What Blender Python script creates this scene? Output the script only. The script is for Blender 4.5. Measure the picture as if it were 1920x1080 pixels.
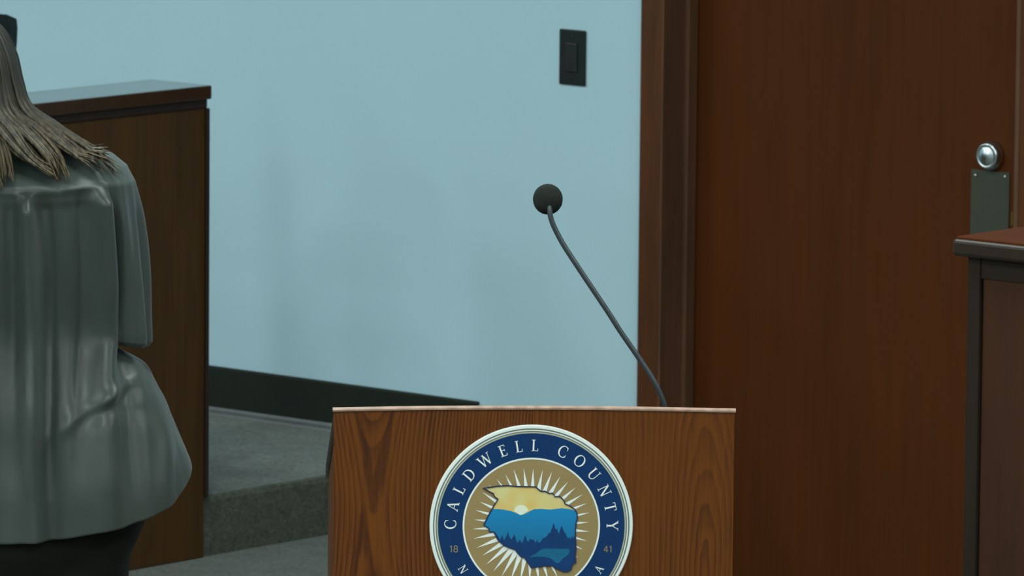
import bpy, bmesh, math, random
from mathutils import Vector, Matrix, noise
from mathutils.geometry import tessellate_polygon
PI = math.pi
scene = bpy.context.scene
for o in list(bpy.data.objects): bpy.data.objects.remove(o)
C = scene.collection

# ------------------------------------------------------------------ camera
YAW, PITCH, ROLL = 0.7081, 0.1310, 0.0091
FWD = Vector((-math.sin(YAW)*math.cos(PITCH), math.cos(YAW)*math.cos(PITCH), -math.sin(PITCH)))
RGT = Vector((math.cos(YAW), math.sin(YAW), 0)); UPV = RGT.cross(FWD)
cr, sr = math.cos(ROLL), math.sin(ROLL)
R2, U2 = RGT*cr + UPV*sr, UPV*cr - RGT*sr
cam = bpy.data.objects.new('camera', bpy.data.cameras.new('camera')); C.objects.link(cam)
M4 = Matrix((R2, U2, -FWD)).transposed().to_4x4(); M4.translation = Vector((0, 0, 2.6524))
cam.matrix_world = M4
cam.data.sensor_width = 36; cam.data.lens = 36*13473.7/1920
cam.data.clip_start = 0.1; cam.data.clip_end = 60
cam.data.dof.use_dof = True; cam.data.dof.focus_distance = 10.65; cam.data.dof.aperture_fstop = 26
scene.camera = cam

# ------------------------------------------------------------------ world, lights, exposure
w = bpy.data.worlds.new('world'); scene.world = w; w.use_nodes = True
w.node_tree.nodes['Background'].inputs[0].default_value = (.75, .95, 1, 1)
w.node_tree.nodes['Background'].inputs[1].default_value = .05
scene.view_settings.view_transform = 'Standard'; scene.view_settings.look = 'None'
scene.view_settings.exposure = 0; scene.view_settings.gamma = 1
scene.view_settings.use_curve_mapping = False
CEIL = 3.5
LIGHT_COL = (.90, 1.0, .97)
LIGHT_POS = [(x, y) for x in (-14.2, -11.6, -9.0, -6.4, -3.8, -1.2) for y in (0.6, 3.4, 6.2, 9.2)]
LIGHT_W = 48
for (x, y) in LIGHT_POS:
    l = bpy.data.lights.new('ceiling_panel_light', 'AREA'); l.shape = 'RECTANGLE'; l.size = .55; l.size_y = 1.15
    l.energy = LIGHT_W; l.color = LIGHT_COL
    o = bpy.data.objects.new('ceiling_panel_light', l); o.location = (x, y, CEIL-.02); C.objects.link(o)

# ------------------------------------------------------------------ node helper
class N:
    def __init__(s, name):
        s.m = bpy.data.materials.new(name); s.m.use_nodes = True; s.t = s.m.node_tree
        s.b = s.t.nodes['Principled BSDF']
    def link(s, a, b): s.t.links.new(a, b)
    def put(s, sock, v):
        if hasattr(v, 'is_linked') or hasattr(v, 'links'): s.link(v, sock)
        else: sock.default_value = v
    def math(s, op, a, b=0, c=0, clamp=False):
        n = s.t.nodes.new('ShaderNodeMath'); n.operation = op; n.use_clamp = clamp
        s.put(n.inputs[0], a); s.put(n.inputs[1], b); s.put(n.inputs[2], c); return n.outputs[0]
    def coord(s): 
        n = s.t.nodes.new('ShaderNodeTexCoord'); return n.outputs['Object']
    def sep(s, v):
        n = s.t.nodes.new('ShaderNodeSeparateXYZ'); s.link(v, n.inputs[0]); return n.outputs
    def comb(s, x, y, z):
        n = s.t.nodes.new('ShaderNodeCombineXYZ')
        for i, v in enumerate((x, y, z)): s.put(n.inputs[i], v)
        return n.outputs[0]
    def scale(s, v, sc):
        n = s.t.nodes.new('ShaderNodeMapping'); s.link(v, n.inputs[0]); n.inputs['Scale'].default_value = sc; return n.outputs[0]
    def noise(s, v, scale=5, detail=3, rough=.5, dist=0):
        n = s.t.nodes.new('ShaderNodeTexNoise'); s.link(v, n.inputs['Vector'])
        n.inputs['Scale'].default_value = scale; n.inputs['Detail'].default_value = detail
        n.inputs['Roughness'].default_value = rough; n.inputs['Distortion'].default_value = dist
        return n.outputs[0]
    def ramp(s, f, stops):
        n = s.t.nodes.new('ShaderNodeValToRGB'); s.link(f, n.inputs[0]); e = n.color_ramp.elements
        while len(e) < len(stops): e.new(.5)
        for k, (p, c) in enumerate(stops): e[k].position = p; e[k].color = (*c, 1)
        return n.outputs[0]
    def mix(s, f, a, b, mode='MIX'):
        n = s.t.nodes.new('ShaderNodeMix'); n.data_type = 'RGBA'; n.blend_type = mode
        s.put(n.inputs[0], f)
        for i, v in ((6, a), (7, b)):
            s.put(n.inputs[i], (*v, 1) if isinstance(v, tuple) and len(v) == 3 else v)
        return n.outputs[2]
    def bump(s, h, strength=.3, dist=.01):
        n = s.t.nodes.new('ShaderNodeBump'); s.link(h, n.inputs['Height'])
        n.inputs['Strength'].default_value = strength; n.inputs['Distance'].default_value = dist
        s.link(n.outputs[0], s.b.inputs['Normal'])
    def fin(s, col=None, rough=.5, metal=0, spec=.5, coat=0, coat_r=.1, sheen=0):
        if col is not None: s.put(s.b.inputs['Base Color'], (*col, 1) if isinstance(col, tuple) else col)
        s.put(s.b.inputs['Roughness'], rough); s.b.inputs['Metallic'].default_value = metal
        s.b.inputs['Specular IOR Level'].default_value = spec
        s.b.inputs['Coat Weight'].default_value = coat; s.b.inputs['Coat Roughness'].default_value = coat_r
        s.b.inputs['Sheen Weight'].default_value = sheen
        return s.m

def plain(name, col, rough=.5, metal=0, spec=.5, var=.12, scale=30, **k):
    n = N(name); f = n.noise(n.coord(), scale, 3)
    c = n.ramp(f, [(.3, tuple(x*(1-var) for x in col)), (.7, tuple(min(1, x*(1+var)) for x in col))])
    return n.fin(c, rough, metal, spec, **k)

def wood(name, light, dark, fine=260, broad=9, rough=.42, spec=.4, contrast=1.0, red=None, coat=0, coat_r=.15):
    """stained wood, grain running along object Z"""
    n = N(name); v = n.coord()
    b = n.noise(n.scale(v, (1, 1, .16)), broad, 3, .55, .4)
    f = n.noise(n.scale(v, (1, 1, .025)), fine, 2, .6)
    p = n.noise(n.scale(v, (1, 1, .08)), fine*.25, 3, .6)
    mixv = n.math('ADD', n.math('MULTIPLY', b, .5), n.math('ADD', n.math('MULTIPLY', f, .25), n.math('MULTIPLY', p, .25)))
    h = .11/contrast
    c = n.ramp(mixv, [(.5-h, dark), (.5+h, light)])
    if red: c = n.mix(n.ramp(n.noise(n.scale(v, (1, 1, .4)), 3.2, 2), [(.4, (0, 0, 0)), (.6, (1, 1, 1))]), c, red) if False else n.mix(n.math('MULTIPLY', n.noise(n.scale(v, (1, 1, .3)), 5, 2), .5), c, red)
    return n.fin(c, rough, 0, spec, coat=coat, coat_r=coat_r)

def oak_front():
    """plain sawn oak veneer with a cathedral figure near either side and straight grain between"""
    n = N('cathedral_oak'); v = n.coord(); x, y, z = n.sep(v)
    wob = n.noise(n.scale(v, (1, 1, .25)), 9, 3, .5)
    wob2 = n.noise(n.scale(v, (1, 1, .12)), 50, 2, .5)
    wobx = n.math('MULTIPLY', n.math('SUBTRACT', wob, .5), .030)
    xx = n.math('ADD', x, wobx)
    jit = n.math('MULTIPLY', n.math('SUBTRACT', wob2, .5), .006)
    dl = n.math('SUBTRACT', xx, -.236); zl = n.math('MULTIPLY', n.math('SUBTRACT', z, .934), .23)
    q = n.math('SUBTRACT', n.math('MULTIPLY', dl, dl), n.math('MULTIPLY', zl, zl))
    root = n.math('POWER', n.math('ADD', n.math('MULTIPLY', q, q), 4e-8), .25)
    ul = n.math('POWER', n.math('MULTIPLY', root, 72), 1.3)
    # broad dark figure: a downward tongue with a pale heart, and a smaller arch under it
    edge = n.noise(n.scale(v, (1, 1, .10)), 75, 3, .6)
    ex = n.math('ADD', x, n.math('MULTIPLY', n.math('SUBTRACT', edge, .5), .022))
    def wedge(cx, z0, w0, slope, up, core_off, core_z):
        d = n.math('ABSOLUTE', n.math('SUBTRACT', ex, cx)); h = n.math('MULTIPLY', n.math('SUBTRACT', z, z0), 1 if up else -1)
        hw = n.math('ADD', n.math('MULTIPLY', h, slope), w0)
        outer = n.math('MULTIPLY', n.math('SUBTRACT', hw, d), 1/.005, clamp=True)
        outer = n.math('MULTIPLY', outer, n.math('MULTIPLY', h, 1/.008, clamp=True))
        cw = n.math('SUBTRACT', n.math('MULTIPLY', n.math('SUBTRACT', h, core_z), slope*1.5), core_off)
        inner = n.math('MULTIPLY', n.math('SUBTRACT', cw, d), 1/.005, clamp=True)
        return n.math('MULTIPLY', outer, n.math('SUBTRACT', 1, n.math('MULTIPLY', inner, .9)))
    fig = n.math('MAXIMUM', wedge(-.236, .928, .007, .16, True, .0, .050), wedge(-.252, .952, .002, .17, False, .0, .055))
    dr = n.math('SUBTRACT', xx, .255); zr = n.math('MULTIPLY', n.math('ADD', n.math('SUBTRACT', z, .842), n.math('MULTIPLY', n.math('SUBTRACT', n.noise(n.scale(v, (1, 1, .5)), 26, 2), .5), .09)), .145)
    ur = n.math('MULTIPLY', n.math('SQRT', n.math('ADD', n.math('MULTIPLY', dr, dr), n.math('MULTIPLY', zr, zr))), 1/.0078)
    side = n.math('GREATER_THAN', x, .0)
    u = n.math('ADD', n.math('MULTIPLY', side, ur), n.math('MULTIPLY', n.math('SUBTRACT', 1, side), ul))
    s1 = n.math('FRACT', n.math('ADD', u, n.math('MULTIPLY', jit, 60)))
    saw = n.ramp(s1, [(0, (.05,)*3), (.25, (.15,)*3), (.68, (.7,)*3), (.9, (1,)*3), (1, (.05,)*3)])
    sat = n.sep(saw)[0]
    amp = n.ramp(n.noise(n.scale(v, (1, 1, .3)), 11, 2), [(.35, (.45,)*3), (.65, (1,)*3)])
    pore = n.noise(n.scale(v, (1, 1, .03)), 420, 2, .7)
    streak = n.noise(n.scale(v, (1, 1, .05)), 95, 3, .6)
    g = n.math('MULTIPLY', n.math('MULTIPLY', sat, n.sep(amp)[0]), n.math('SUBTRACT', 1.1, n.math('MULTIPLY', side, .35)))
    g = n.math('ADD', n.math('MULTIPLY', g, .75), n.math('MULTIPLY', n.math('SUBTRACT', streak, .45), .8))
    g = n.math('ADD', n.math('MULTIPLY', g, n.math('SUBTRACT', 1, n.math('MULTIPLY', fig, .5))), n.math('MULTIPLY', fig, .55))
    g = n.math('ADD', g, n.math('MULTIPLY', n.math('SUBTRACT', pore, .5), .7), clamp=True)
    c = n.ramp(g, [(0, (.165, .048, .0045)), (.35, (.112, .031, .0036)), (.75, (.048, .0135, .0040)), (1, (.026, .009, .0045))])
    rd = n.math('MULTIPLY', n.noise(n.scale(v, (1, 1, .35)), 7, 2), .45)
    c = n.mix(rd, c, (.085, .023, .003))
    return n.fin(c, .45, 0, .2)

def carpet(name, a, b):
    n = N(name); v = n.coord()
    f = n.noise(v, 75, 4, .75); g = n.noise(v, 130, 2, .7); h = n.noise(v, 14, 2)
    s = n.math('ADD', n.math('MULTIPLY', f, .5), n.math('ADD', n.math('MULTIPLY', g, .35), n.math('MULTIPLY', h, .15)))
    c = n.ramp(s, [(.38, b), (.62, a)])
    n.bump(g, .6, .01)
    return n.fin(c, .95, 0, .1, sheen=.1)

M = {}
def wallpaint(name, col):
    n = N(name); v = n.coord()
    c = n.ramp(n.noise(v, .8, 3), [(.3, tuple(x*.97 for x in col)), (.7, tuple(x*1.03 for x in col))])
    n.bump(n.noise(v, 260, 2), .05, .003)
    return n.fin(c, .7, 0, .25)
M['wall'] = wallpaint('pale_blue_wall_paint', (.42, .60, .68))
M['ceiling'] = plain('ceiling_tile', (.70, .72, .72), .9)
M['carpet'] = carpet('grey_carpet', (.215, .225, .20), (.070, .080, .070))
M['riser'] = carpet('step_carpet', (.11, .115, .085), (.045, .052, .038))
M['base'] = plain('black_rubber', (.012, .016, .011), .6, 0, .2)
M['base_toe'] = plain('grey_rubber_shine', (.09, .10, .10), .4)  # shine on the cove toe painted as a paler grey
M['oak'] = oak_front()
M['oak_side'] = wood('oak_side', (.13, .043, .010), (.05, .018, .006), 240, 12)
M['oak_edge'] = plain('oak_edge_highlight', (.42, .27, .20), .3, 0, .7, .25, 60)  # pale colour paints the highlight along the lectern's top edge
M['door'] = wood('reddish_brown_door_veneer', (.085, .0215, .0030), (.057, .0150, .0028), 150, 4, .6, .12, .8)
M['casing'] = wood('casing_wood', (.100, .030, .0065), (.052, .018, .0055), 200, 14, .5, .25)
M['jamb'] = wood('dark_jamb_wood', (.130, .056, .028), (.080, .038, .022), 200, 14, .5, .35)
M['bench'] = wood('bench_panel_wood', (.072, .0320, .0060), (.046, .0200, .0045), 200, 10, .5, .25)
M['bench_dark'] = wood('bench_dark_trim', (.026, .012, .007), (.015, .008, .006), 200, 14, .5, .3)
M['bench_cap'] = wood('bench_cap_wood', (.040, .0165, .0050), (.026, .0105, .004), 90, 10, .30, .5, coat=1, coat_r=.12)
M['desk'] = wood('clerk_desk_panel', (.054, .017, .0045), (.036, .012, .004), 200, 8, .6, .2)
M['desk_post'] = wood('clerk_desk_post', (.020, .011, .006), (.015, .009, .005), 200, 8, .6, .2)
M['desk_cap'] = wood('clerk_desk_top', (.080, .018, .0020), (.064, .014, .002), 90, 8, .6, .12)
M['desk_edge'] = wood('clerk_desk_edge', (.026, .015, .009), (.018, .011, .007), 120, 8, .5, .2, coat=.1, coat_r=.2)
M['chrome'] = plain('brushed_chrome', (.62, .66, .68), .24, 1, .5, .04)
M['steel'] = plain('dull_steel_plate', (.060, .070, .052), .6, .4, .3, .06)
M['screw'] = plain('screw_metal', (.5, .5, .42), .35, 1)
M['brass'] = plain('brass', (.42, .28, .07), .35, 1)
M['black'] = plain('black_plastic', (.010, .013, .0125), .5, 0, .25)
M['black_soft'] = plain('dark_grey_insert', (.015, .018, .0175), .4, 0, .3)
M['foam'] = plain('black_foam', (.018, .022, .019), .95, 0, .1, .35, 700)
M['neck'] = plain('satin_black_metal', (.050, .062, .068), .30, .45, .8, .1)
M['leather'] = plain('black_leather', (.009, .012, .0125), .55, 0, .2)
M['s_white'] = plain('seal_white', (.80, .84, .80), .65, 0, .12, .02)
M['s_cream'] = plain('seal_beige', (.42, .42, .30), .65, 0, .12, .03)
M['s_line'] = plain('seal_grey_line', (.15, .175, .15), .65, 0, .12, .03)
M['s_navy'] = plain('seal_navy', (.0060, .036, .125), .65, 0, .12, .05)
M['s_gold'] = plain('seal_tan', (.315, .225, .098), .65, 0, .12, .04, 25)
M['s_digit'] = plain('seal_dull_gold', (.26, .22, .15), .65, 0, .12, .03)
M['s_ink'] = plain('seal_dark_outline', (.030, .035, .085), .65, 0, .12, .05)
M['s_tree'] = plain('seal_deep_blue', (.008, .045, .15), .65, 0, .12, .08, 60)
M['s_sun'] = plain('seal_sun', (.78, .80, .62), .65, 0, .12, .02)
def sky_m():
    n = N('seal_yellow_sky'); v = n.coord(); x, y, z = n.sep(v)
    f = n.noise(v, 22, 2); c = n.ramp(f, [(.35, (.70, .47, .13)), (.6, (.68, .60, .27))])
    return n.fin(c, .65, 0, .12)
M['s_sky'] = sky_m()
def mtn_m(name, a, b, z0, z1):
    n = N(name); v = n.coord(); x, y, z = n.sep(v)
    t = n.math('DIVIDE', n.math('SUBTRACT', n.math('ADD', z, n.math('MULTIPLY', n.noise(v, 40, 2), .02)), z0), z1-z0, clamp=True)
    return n.fin(n.ramp(t, [(0, a), (1, b)]), .65, 0, .12)
M['s_mtn'] = mtn_m('seal_mountain_blue', (.014, .135, .27), (.014, .235, .50), -.035, .04)
M['s_lake'] = plain('seal_lake_blue', (.012, .125, .24), .65, 0, .12, .1, 60)
def cloth():
    n = N('satin_blouse'); v = n.coord(); x, y, z = n.sep(v)
    c = n.ramp(n.noise(n.scale(v, (1, 1, .22)), 16, 3), [(.35, (.031, .039, .034)), (.65, (.044, .055, .048))])
    yk = n.math('DIVIDE', n.math('SUBTRACT', z, 1.347), .006, clamp=True)      # yoke above the seam painted paler, as lit from overhead
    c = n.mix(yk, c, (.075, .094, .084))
    n.bump(n.noise(n.scale(v, (1, 1, .16)), 22, 1.5, .4), .35, .014)
    return n.fin(c, .40, 0, .34, sheen=.1)
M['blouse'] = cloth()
M['trouser'] = plain('black_trouser_cloth', (.010, .011, .008), .85, 0, .2)
M['skin'] = plain('skin', (.50, .30, .21), .5, 0, .4, .05)
M['eye'] = plain('eye_white', (.7, .7, .68), .2)
M['eye_dark'] = plain('brown_iris', (.05, .03, .02), .2)
M['lip'] = plain('lip', (.36, .13, .11), .45)
M['sole'] = plain('black_shoe', (.012, .012, .012), .4)
def hair_m():
    n = N('brown_to_blond_hair'); v = n.coord(); x, y, z = n.sep(v)
    st = n.noise(n.scale(v, (1, 1, .12)), 150, 3, .6)
    t = n.math('DIVIDE', n.math('SUBTRACT', n.math('ADD', z, n.math('MULTIPLY', n.math('SUBTRACT', st, .5), .10)), 1.36), .14, clamp=True)
    c = n.ramp(t, [(0, (.155, .115, .062)), (.42, (.080, .060, .032)), (1, (.022, .018, .010))])
    c = n.mix(n.ramp(st, [(.42, (0, 0, 0)), (.62, (1, 1, 1))]), c, (.020, .016, .010))
    return n.fin(c, .45, 0, .35)
M['hair'] = hair_m()

# ------------------------------------------------------------------ mesh helpers
def obj(name, bm, mat, parent=None, smooth=False, bevel=0, seg=2, loc=None):
    me = bpy.data.meshes.new(name)
    bmesh.ops.recalc_face_normals(bm, faces=bm.faces[:])
    if smooth:
        for f in bm.faces: f.smooth = True
    bm.to_mesh(me); bm.free()
    for m_ in (mat if isinstance(mat, (list, tuple)) else [mat]): me.materials.append(m_)
    o = bpy.data.objects.new(name, me); C.objects.link(o)
    if parent: o.parent = parent
    if loc: o.location = loc
    if bevel:
        b = o.modifiers.new('bevel', 'BEVEL'); b.width = bevel; b.segments = seg; b.limit_method = 'ANGLE'; b.angle_limit = .6
    return o
def bx(bm, x0, x1, y0, y1, z0, z1):
    r = bmesh.ops.create_cube(bm, size=1)
    for v in r['verts']:
        v.co = Vector(((x0+x1)/2 + v.co.x*(x1-x0), (y0+y1)/2 + v.co.y*(y1-y0), (z0+z1)/2 + v.co.z*(z1-z0)))
    return r['verts']
def box(*a): bm = bmesh.new(); bx(bm, *a); return bm
def prism(bm, pts, axis, a0, a1):
    """closed polygon pts (2D) extruded along axis 'x' or 'y' from a0 to a1"""
    def P(p, a): return (a, p[0], p[1]) if axis == 'x' else (p[0], a, p[1])
    lo = [bm.verts.new(P(p, a0)) for p in pts]; hi = [bm.verts.new(P(p, a1)) for p in pts]
    tri = tessellate_polygon([[Vector((p[0], p[1], 0)) for p in pts]])
    for t in tri:
        for ring in (lo, hi):
            try: bm.faces.new([ring[i] for i in t])
            except ValueError: pass
    for i in range(len(pts)):
        j = (i+1) % len(pts); bm.faces.new((lo[i], lo[j], hi[j], hi[i]))
def catmull(pts, n=8):
    P = [Vector(p) for p in pts]; P = [P[0]*2-P[1]] + P + [P[-1]*2-P[-2]]; out = []
    for i in range(1, len(P)-2):
        for k in range(n):
            t = k/n; a, b, c, d = P[i-1:i+3]
            out.append(.5*((2*b) + (c-a)*t + (2*a-5*b+4*c-d)*t*t + (3*b-a-3*c+d)*t**3))
    out.append(P[-2]); return out
def tube(bm, pts, radii, seg=10, flat=1.0, flatdir=None, cap=True):
    rings = []; prev = None
    for i, p in enumerate(pts):
        d = (pts[min(i+1, len(pts)-1)] - pts[max(i-1, 0)]).normalized()
        ref = prev if prev is not None else (Vector((0, 0, 1)) if abs(d.z) < .9 else Vector((0, 1, 0)))
        if flatdir is not None: ref = flatdir[i] if isinstance(flatdir, list) else flatdir
        n_ = (ref - d*ref.dot(d)); n_ = n_.normalized() if n_.length > 1e-6 else d.orthogonal().normalized()
        prev = n_; b = d.cross(n_); r = radii[i] if isinstance(radii, (list, tuple)) else radii
        rings.append([bm.verts.new(p + n_*math.cos(2*PI*k/seg)*r*flat + b*math.sin(2*PI*k/seg)*r) for k in range(seg)])
    for a, c in zip(rings, rings[1:]):
        for k in range(seg): bm.faces.new((a[k], a[(k+1) % seg], c[(k+1) % seg], c[k]))
    if cap:
        for rr in (rings[0], rings[-1]): bm.faces.new(rr)
    return rings
def lathe(bm, prof, seg=32, axis=Vector((0, 0, 1)), org=Vector((0, 0, 0))):
    """prof = (radius, height) list, revolved round axis through org"""
    q = Vector((0, 0, 1)).rotation_difference(axis); rings = []
    for r, h in prof:
        if r < 1e-5: rings.append([bm.verts.new(org + q @ Vector((0, 0, h)))])
        else: rings.append([bm.verts.new(org + q @ Vector((r*math.cos(2*PI*k/seg), r*math.sin(2*PI*k/seg), h))) for k in range(seg)])
    for a, b in zip(rings, rings[1:]):
        for k in range(seg):
            f = [a[k % len(a)], a[(k+1) % len(a)], b[(k+1) % len(b)], b[k % len(b)]]
            f = list(dict.fromkeys(f))
            if len(f) > 2: bm.faces.new(f)
    for rr in (rings[0], rings[-1]):
        if len(rr) > 2: bm.faces.new(rr)
def tag(o, label, cat, group=None):
    o['label'] = label; o['category'] = cat
    if group: o['group'] = group
    return o
def empty(name, label, cat, loc, rz=0, group=None):
    o = bpy.data.objects.new(name, None); C.objects.link(o); o.location = loc; o.rotation_euler = (0, 0, rz)
    o.empty_display_size = .2
    return tag(o, label, cat, group)
def struct(name, bm, mat, **k):
    o = obj(name, bm, mat, **k)
    if o.parent is None: o['kind'] = 'structure'
    return o

# ------------------------------------------------------------------ room shell
YW = 12.311; FZ = -.1331; ST2 = -10.257; XL, XR, YF = -16.0, 2.5, -2.5
STX, STH = -10.635, .1331              # platform edge line and height
DX0, DX1 = -10.088, -9.115             # door opening
DTOP = 2.15
bm = bmesh.new(); bx(bm, XL, DX0-.012, YW, YW+.16, FZ, CEIL); bx(bm, DX1+.012, XR, YW, YW+.16, FZ, CEIL); bx(bm, DX0-.012, DX1+.012, YW, YW+.16, DTOP+.012, CEIL)
struct('wall_back', bm, M['wall'])
struct('wall_left', box(XL-.15, XL, YF, YW+.16, FZ, CEIL), M['wall'])
struct('wall_right', box(XR, XR+.15, YF, YW+.16, FZ, CEIL), M['wall'])
struct('wall_front', box(XL-.15, XR+.15, YF-.15, YF, FZ, CEIL), M['wall'])
struct('floor', box(XL-.15, XR+.15, YF-.15, YW+.3, FZ-.1, FZ), M['carpet'])
struct('ceiling', box(XL-.15, XR+.15, YF-.15, YW+.3, CEIL, CEIL+.1), M['ceiling'])
# carpeted platform with its step edge
pf = struct('floor_platform', box(XL, STX-.012, YF, YW, FZ, STH), M['carpet'])
st_ = struct('floor_step', box(STX+.0005, ST2-.012, YF, YW, FZ, 0), M['carpet'])
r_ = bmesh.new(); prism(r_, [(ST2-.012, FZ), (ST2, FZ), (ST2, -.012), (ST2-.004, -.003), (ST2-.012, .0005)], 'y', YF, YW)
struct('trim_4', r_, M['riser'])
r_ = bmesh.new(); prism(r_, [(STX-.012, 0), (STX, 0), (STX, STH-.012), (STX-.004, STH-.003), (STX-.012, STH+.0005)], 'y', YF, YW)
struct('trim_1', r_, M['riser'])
# cove base on the platform
b_ = bmesh.new(); z0 = STH
prism(b_, [(YW, z0+.113), (YW-.004, z0+.113), (YW-.006, z0+.108), (YW-.006, z0+.016), (YW, z0+.016)], 'x', XL, STX-.001)
bb = struct('baseboard_back', b_, M['base'])
t_ = bmesh.new(); prism(t_, [(YW, z0+.016), (YW-.006, z0+.0159), (YW-.010, z0+.010), (YW-.020, z0+.004), (YW-.022, z0), (YW, z0)], 'x', XL, STX-.001)
obj('base_toe', t_, M['base_toe'], bb)
b2 = bmesh.new(); prism(b2, [(YW, .11), (YW-.004, .11), (YW-.006, .10), (YW-.006, .012), (YW-.016, 0), (YW, 0)], 'x', STX+.001, ST2-.001)
struct('baseboard_step', b2, M['base'])

# door casing + jamb
cs = bmesh.new()
bx(cs, -10.154, DX0-.001, YW-.021, YW, FZ, DTOP+.066); bx(cs, DX1+.012, DX1+.085, YW-.021, YW, FZ, DTOP+.066); bx(cs, DX0-.001, DX1+.012, YW-.021, YW, DTOP+.005, DTOP+.066)
struct('trim_2', cs, M['casing'], bevel=.004)
jb = bmesh.new()
for x0, x1 in ((DX0-.012, DX0), (DX1, DX1+.012)):
    bx(jb, x0, x1, YW-.020, YW+.16, FZ, DTOP)
bx(jb, DX0-.012, DX1+.012, YW-.020, YW+.16, DTOP, DTOP+.012)
bx(jb, DX0, DX0+.012, YW+.055, YW+.088, FZ, DTOP); bx(jb, DX1-.012, DX1, YW+.02, YW+.088, FZ, DTOP)
struct('trim_3', jb, M['jamb'], bevel=.002)
YS = 12.403
door = struct('door_1', box(DX0+.002, DX1-.002, YS, YS+.045, FZ+.006, DTOP-.003), M['door'])
# chrome cylinder lock, latch guard plate, brass strike
k_ = bmesh.new(); ax = Vector((0, -1, 0)); og = Vector((-9.2565, YS, .9165))
lathe(k_, [(.0, 0), (.0325, 0), (.0325, .006), (.0312, .014), (.0280, .0205), (.0240, .0235), (.0225, .0215), (.0190, .0225), (.0110, .0262), (.0, .0280)], 48, ax, og)
k = obj('door_knob', k_, M['chrome'], door, smooth=True); k['label'] = 'round chrome door knob'
p_ = box(-9.3105, -9.2071, YS-.003, YS, .690, .8825); pl = obj('lock_plate', p_, M['steel'], door, bevel=.001); pl['label'] = 'dull steel plate below the knob'
for sx, sz in ((-9.2985, .870), (-9.219, .8735), (-9.2985, .702), (-9.219, .702)):
    s_ = bmesh.new(); lathe(s_, [(0, 0), (.0042, 0), (.0036, .002), (0, .0026)], 14, ax, Vector((sx, YS-.003, sz))); obj('screw', s_, M['screw'], pl, smooth=True)
s_ = box(-9.1985, -9.194, YS-.006, YS, .77, .80); obj('latch_bolt', s_, M['brass'], door)

# ------------------------------------------------------------------ wall plate with switch
sw = empty('light_switch', 'black rectangular wall plate high on the pale blue wall', 'wall plate', (-10.4036+.0385, YW, .9939))
obj('cover_plate', box(-.0385, .0385, -.006, 0, 0, .1255), M['black'], sw, bevel=.0035)
obj('rocker', box(-.017, .017, -.0095, -.0055, .030, .0955), M['black_soft'], sw, bevel=.002)
for z in (.0165, .109):
    s_ = bmesh.new(); lathe(s_, [(0, 0), (.0032, 0), (.0026, .0012), (0, .0015)], 14, ax, Vector((0, -.006, z))); obj('screw', s_, M['black_soft'], sw, smooth=True)

# ------------------------------------------------------------------ dais bench on the left
BX, BY1, BY0, BZ = -10.613, 11.387, 8.3, 1.0424
bn = empty('dais_bench', 'dark wood panelled bench wall at the platform edge, behind the woman', 'bench', (BX-.09, BY1-1.5, 0))
def W(bmz, p=bn):   # world-space geometry into a thing's own frame
    bmesh.ops.translate(bmz, verts=bmz.verts, vec=-Vector(p.location)); return bmz
obj('top_cap', W(box(BX-.182, BX, BY0, BY1, BZ-.031, BZ)), M['bench_cap'], bn, bevel=.004)
obj('cap_molding', W(box(BX-.150, BX-.008, BY0, BY1-.006, BZ-.050, BZ-.0305)), M['bench_dark'], bn, bevel=.003)  # lip in dark wood, shadow line under the cap put into its colour
obj('front_panel', W(box(BX-.020, BX-.012, BY0, BY1-.010, .001, BZ-.05)), M['bench'], bn, bevel=.002)
obj('corner_post', W(box(BX-.150, BX-.0045, BY1-.0095, BY1-.001, STH+.001, BZ-.05)), M['bench_dark'], bn, bevel=.003)
obj('back_panel', W(box(BX-.150, BX-.135, BY0, BY1-.010, STH+.001, BZ-.05)), M['bench'], bn)

# ------------------------------------------------------------------ clerk desk on the right
KX, KY, KZ = -7.298, 9.6685, 1.155
dk = empty('clerk_desk', 'dark wood counter with a reddish top standing at the right edge before the door', 'desk', (KX+.8, KY+.35, FZ))
cp = bmesh.new(); bx(cp, KX, KX+1.7, KY, KY+.62, KZ-.034, KZ-.004)
obj('edge_band', W(cp, dk), M['desk_edge'], dk, bevel=.007, seg=3)
obj('desk_top', W(box(KX+.006, KX+1.694, KY+.006, KY+.614, KZ-.006, KZ), dk), M['desk_cap'], dk, bevel=.0015)
o_ = .020
obj('corner_post', W(box(KX+o_, KX+o_+.026, KY+o_, KY+o_+.026, FZ+.001, KZ-.034), dk), M['desk_post'], dk, bevel=.002)
obj('front_panel', W(box(KX+o_+.030, KX+1.66, KY+o_+.006, KY+o_+.024, FZ+.001, KZ-.034), dk), M['desk'], dk)
obj('side_panel', W(box(KX+o_+.004, KX+o_+.022, KY+o_+.027, KY+.59, FZ+.001, KZ-.034), dk), M['desk'], dk)
obj('rail', W(box(KX+o_+.026, KX+1.66, KY+o_+.003, KY+o_+.0055, KZ-.070, KZ-.0345), dk), M['desk_post'], dk)

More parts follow.
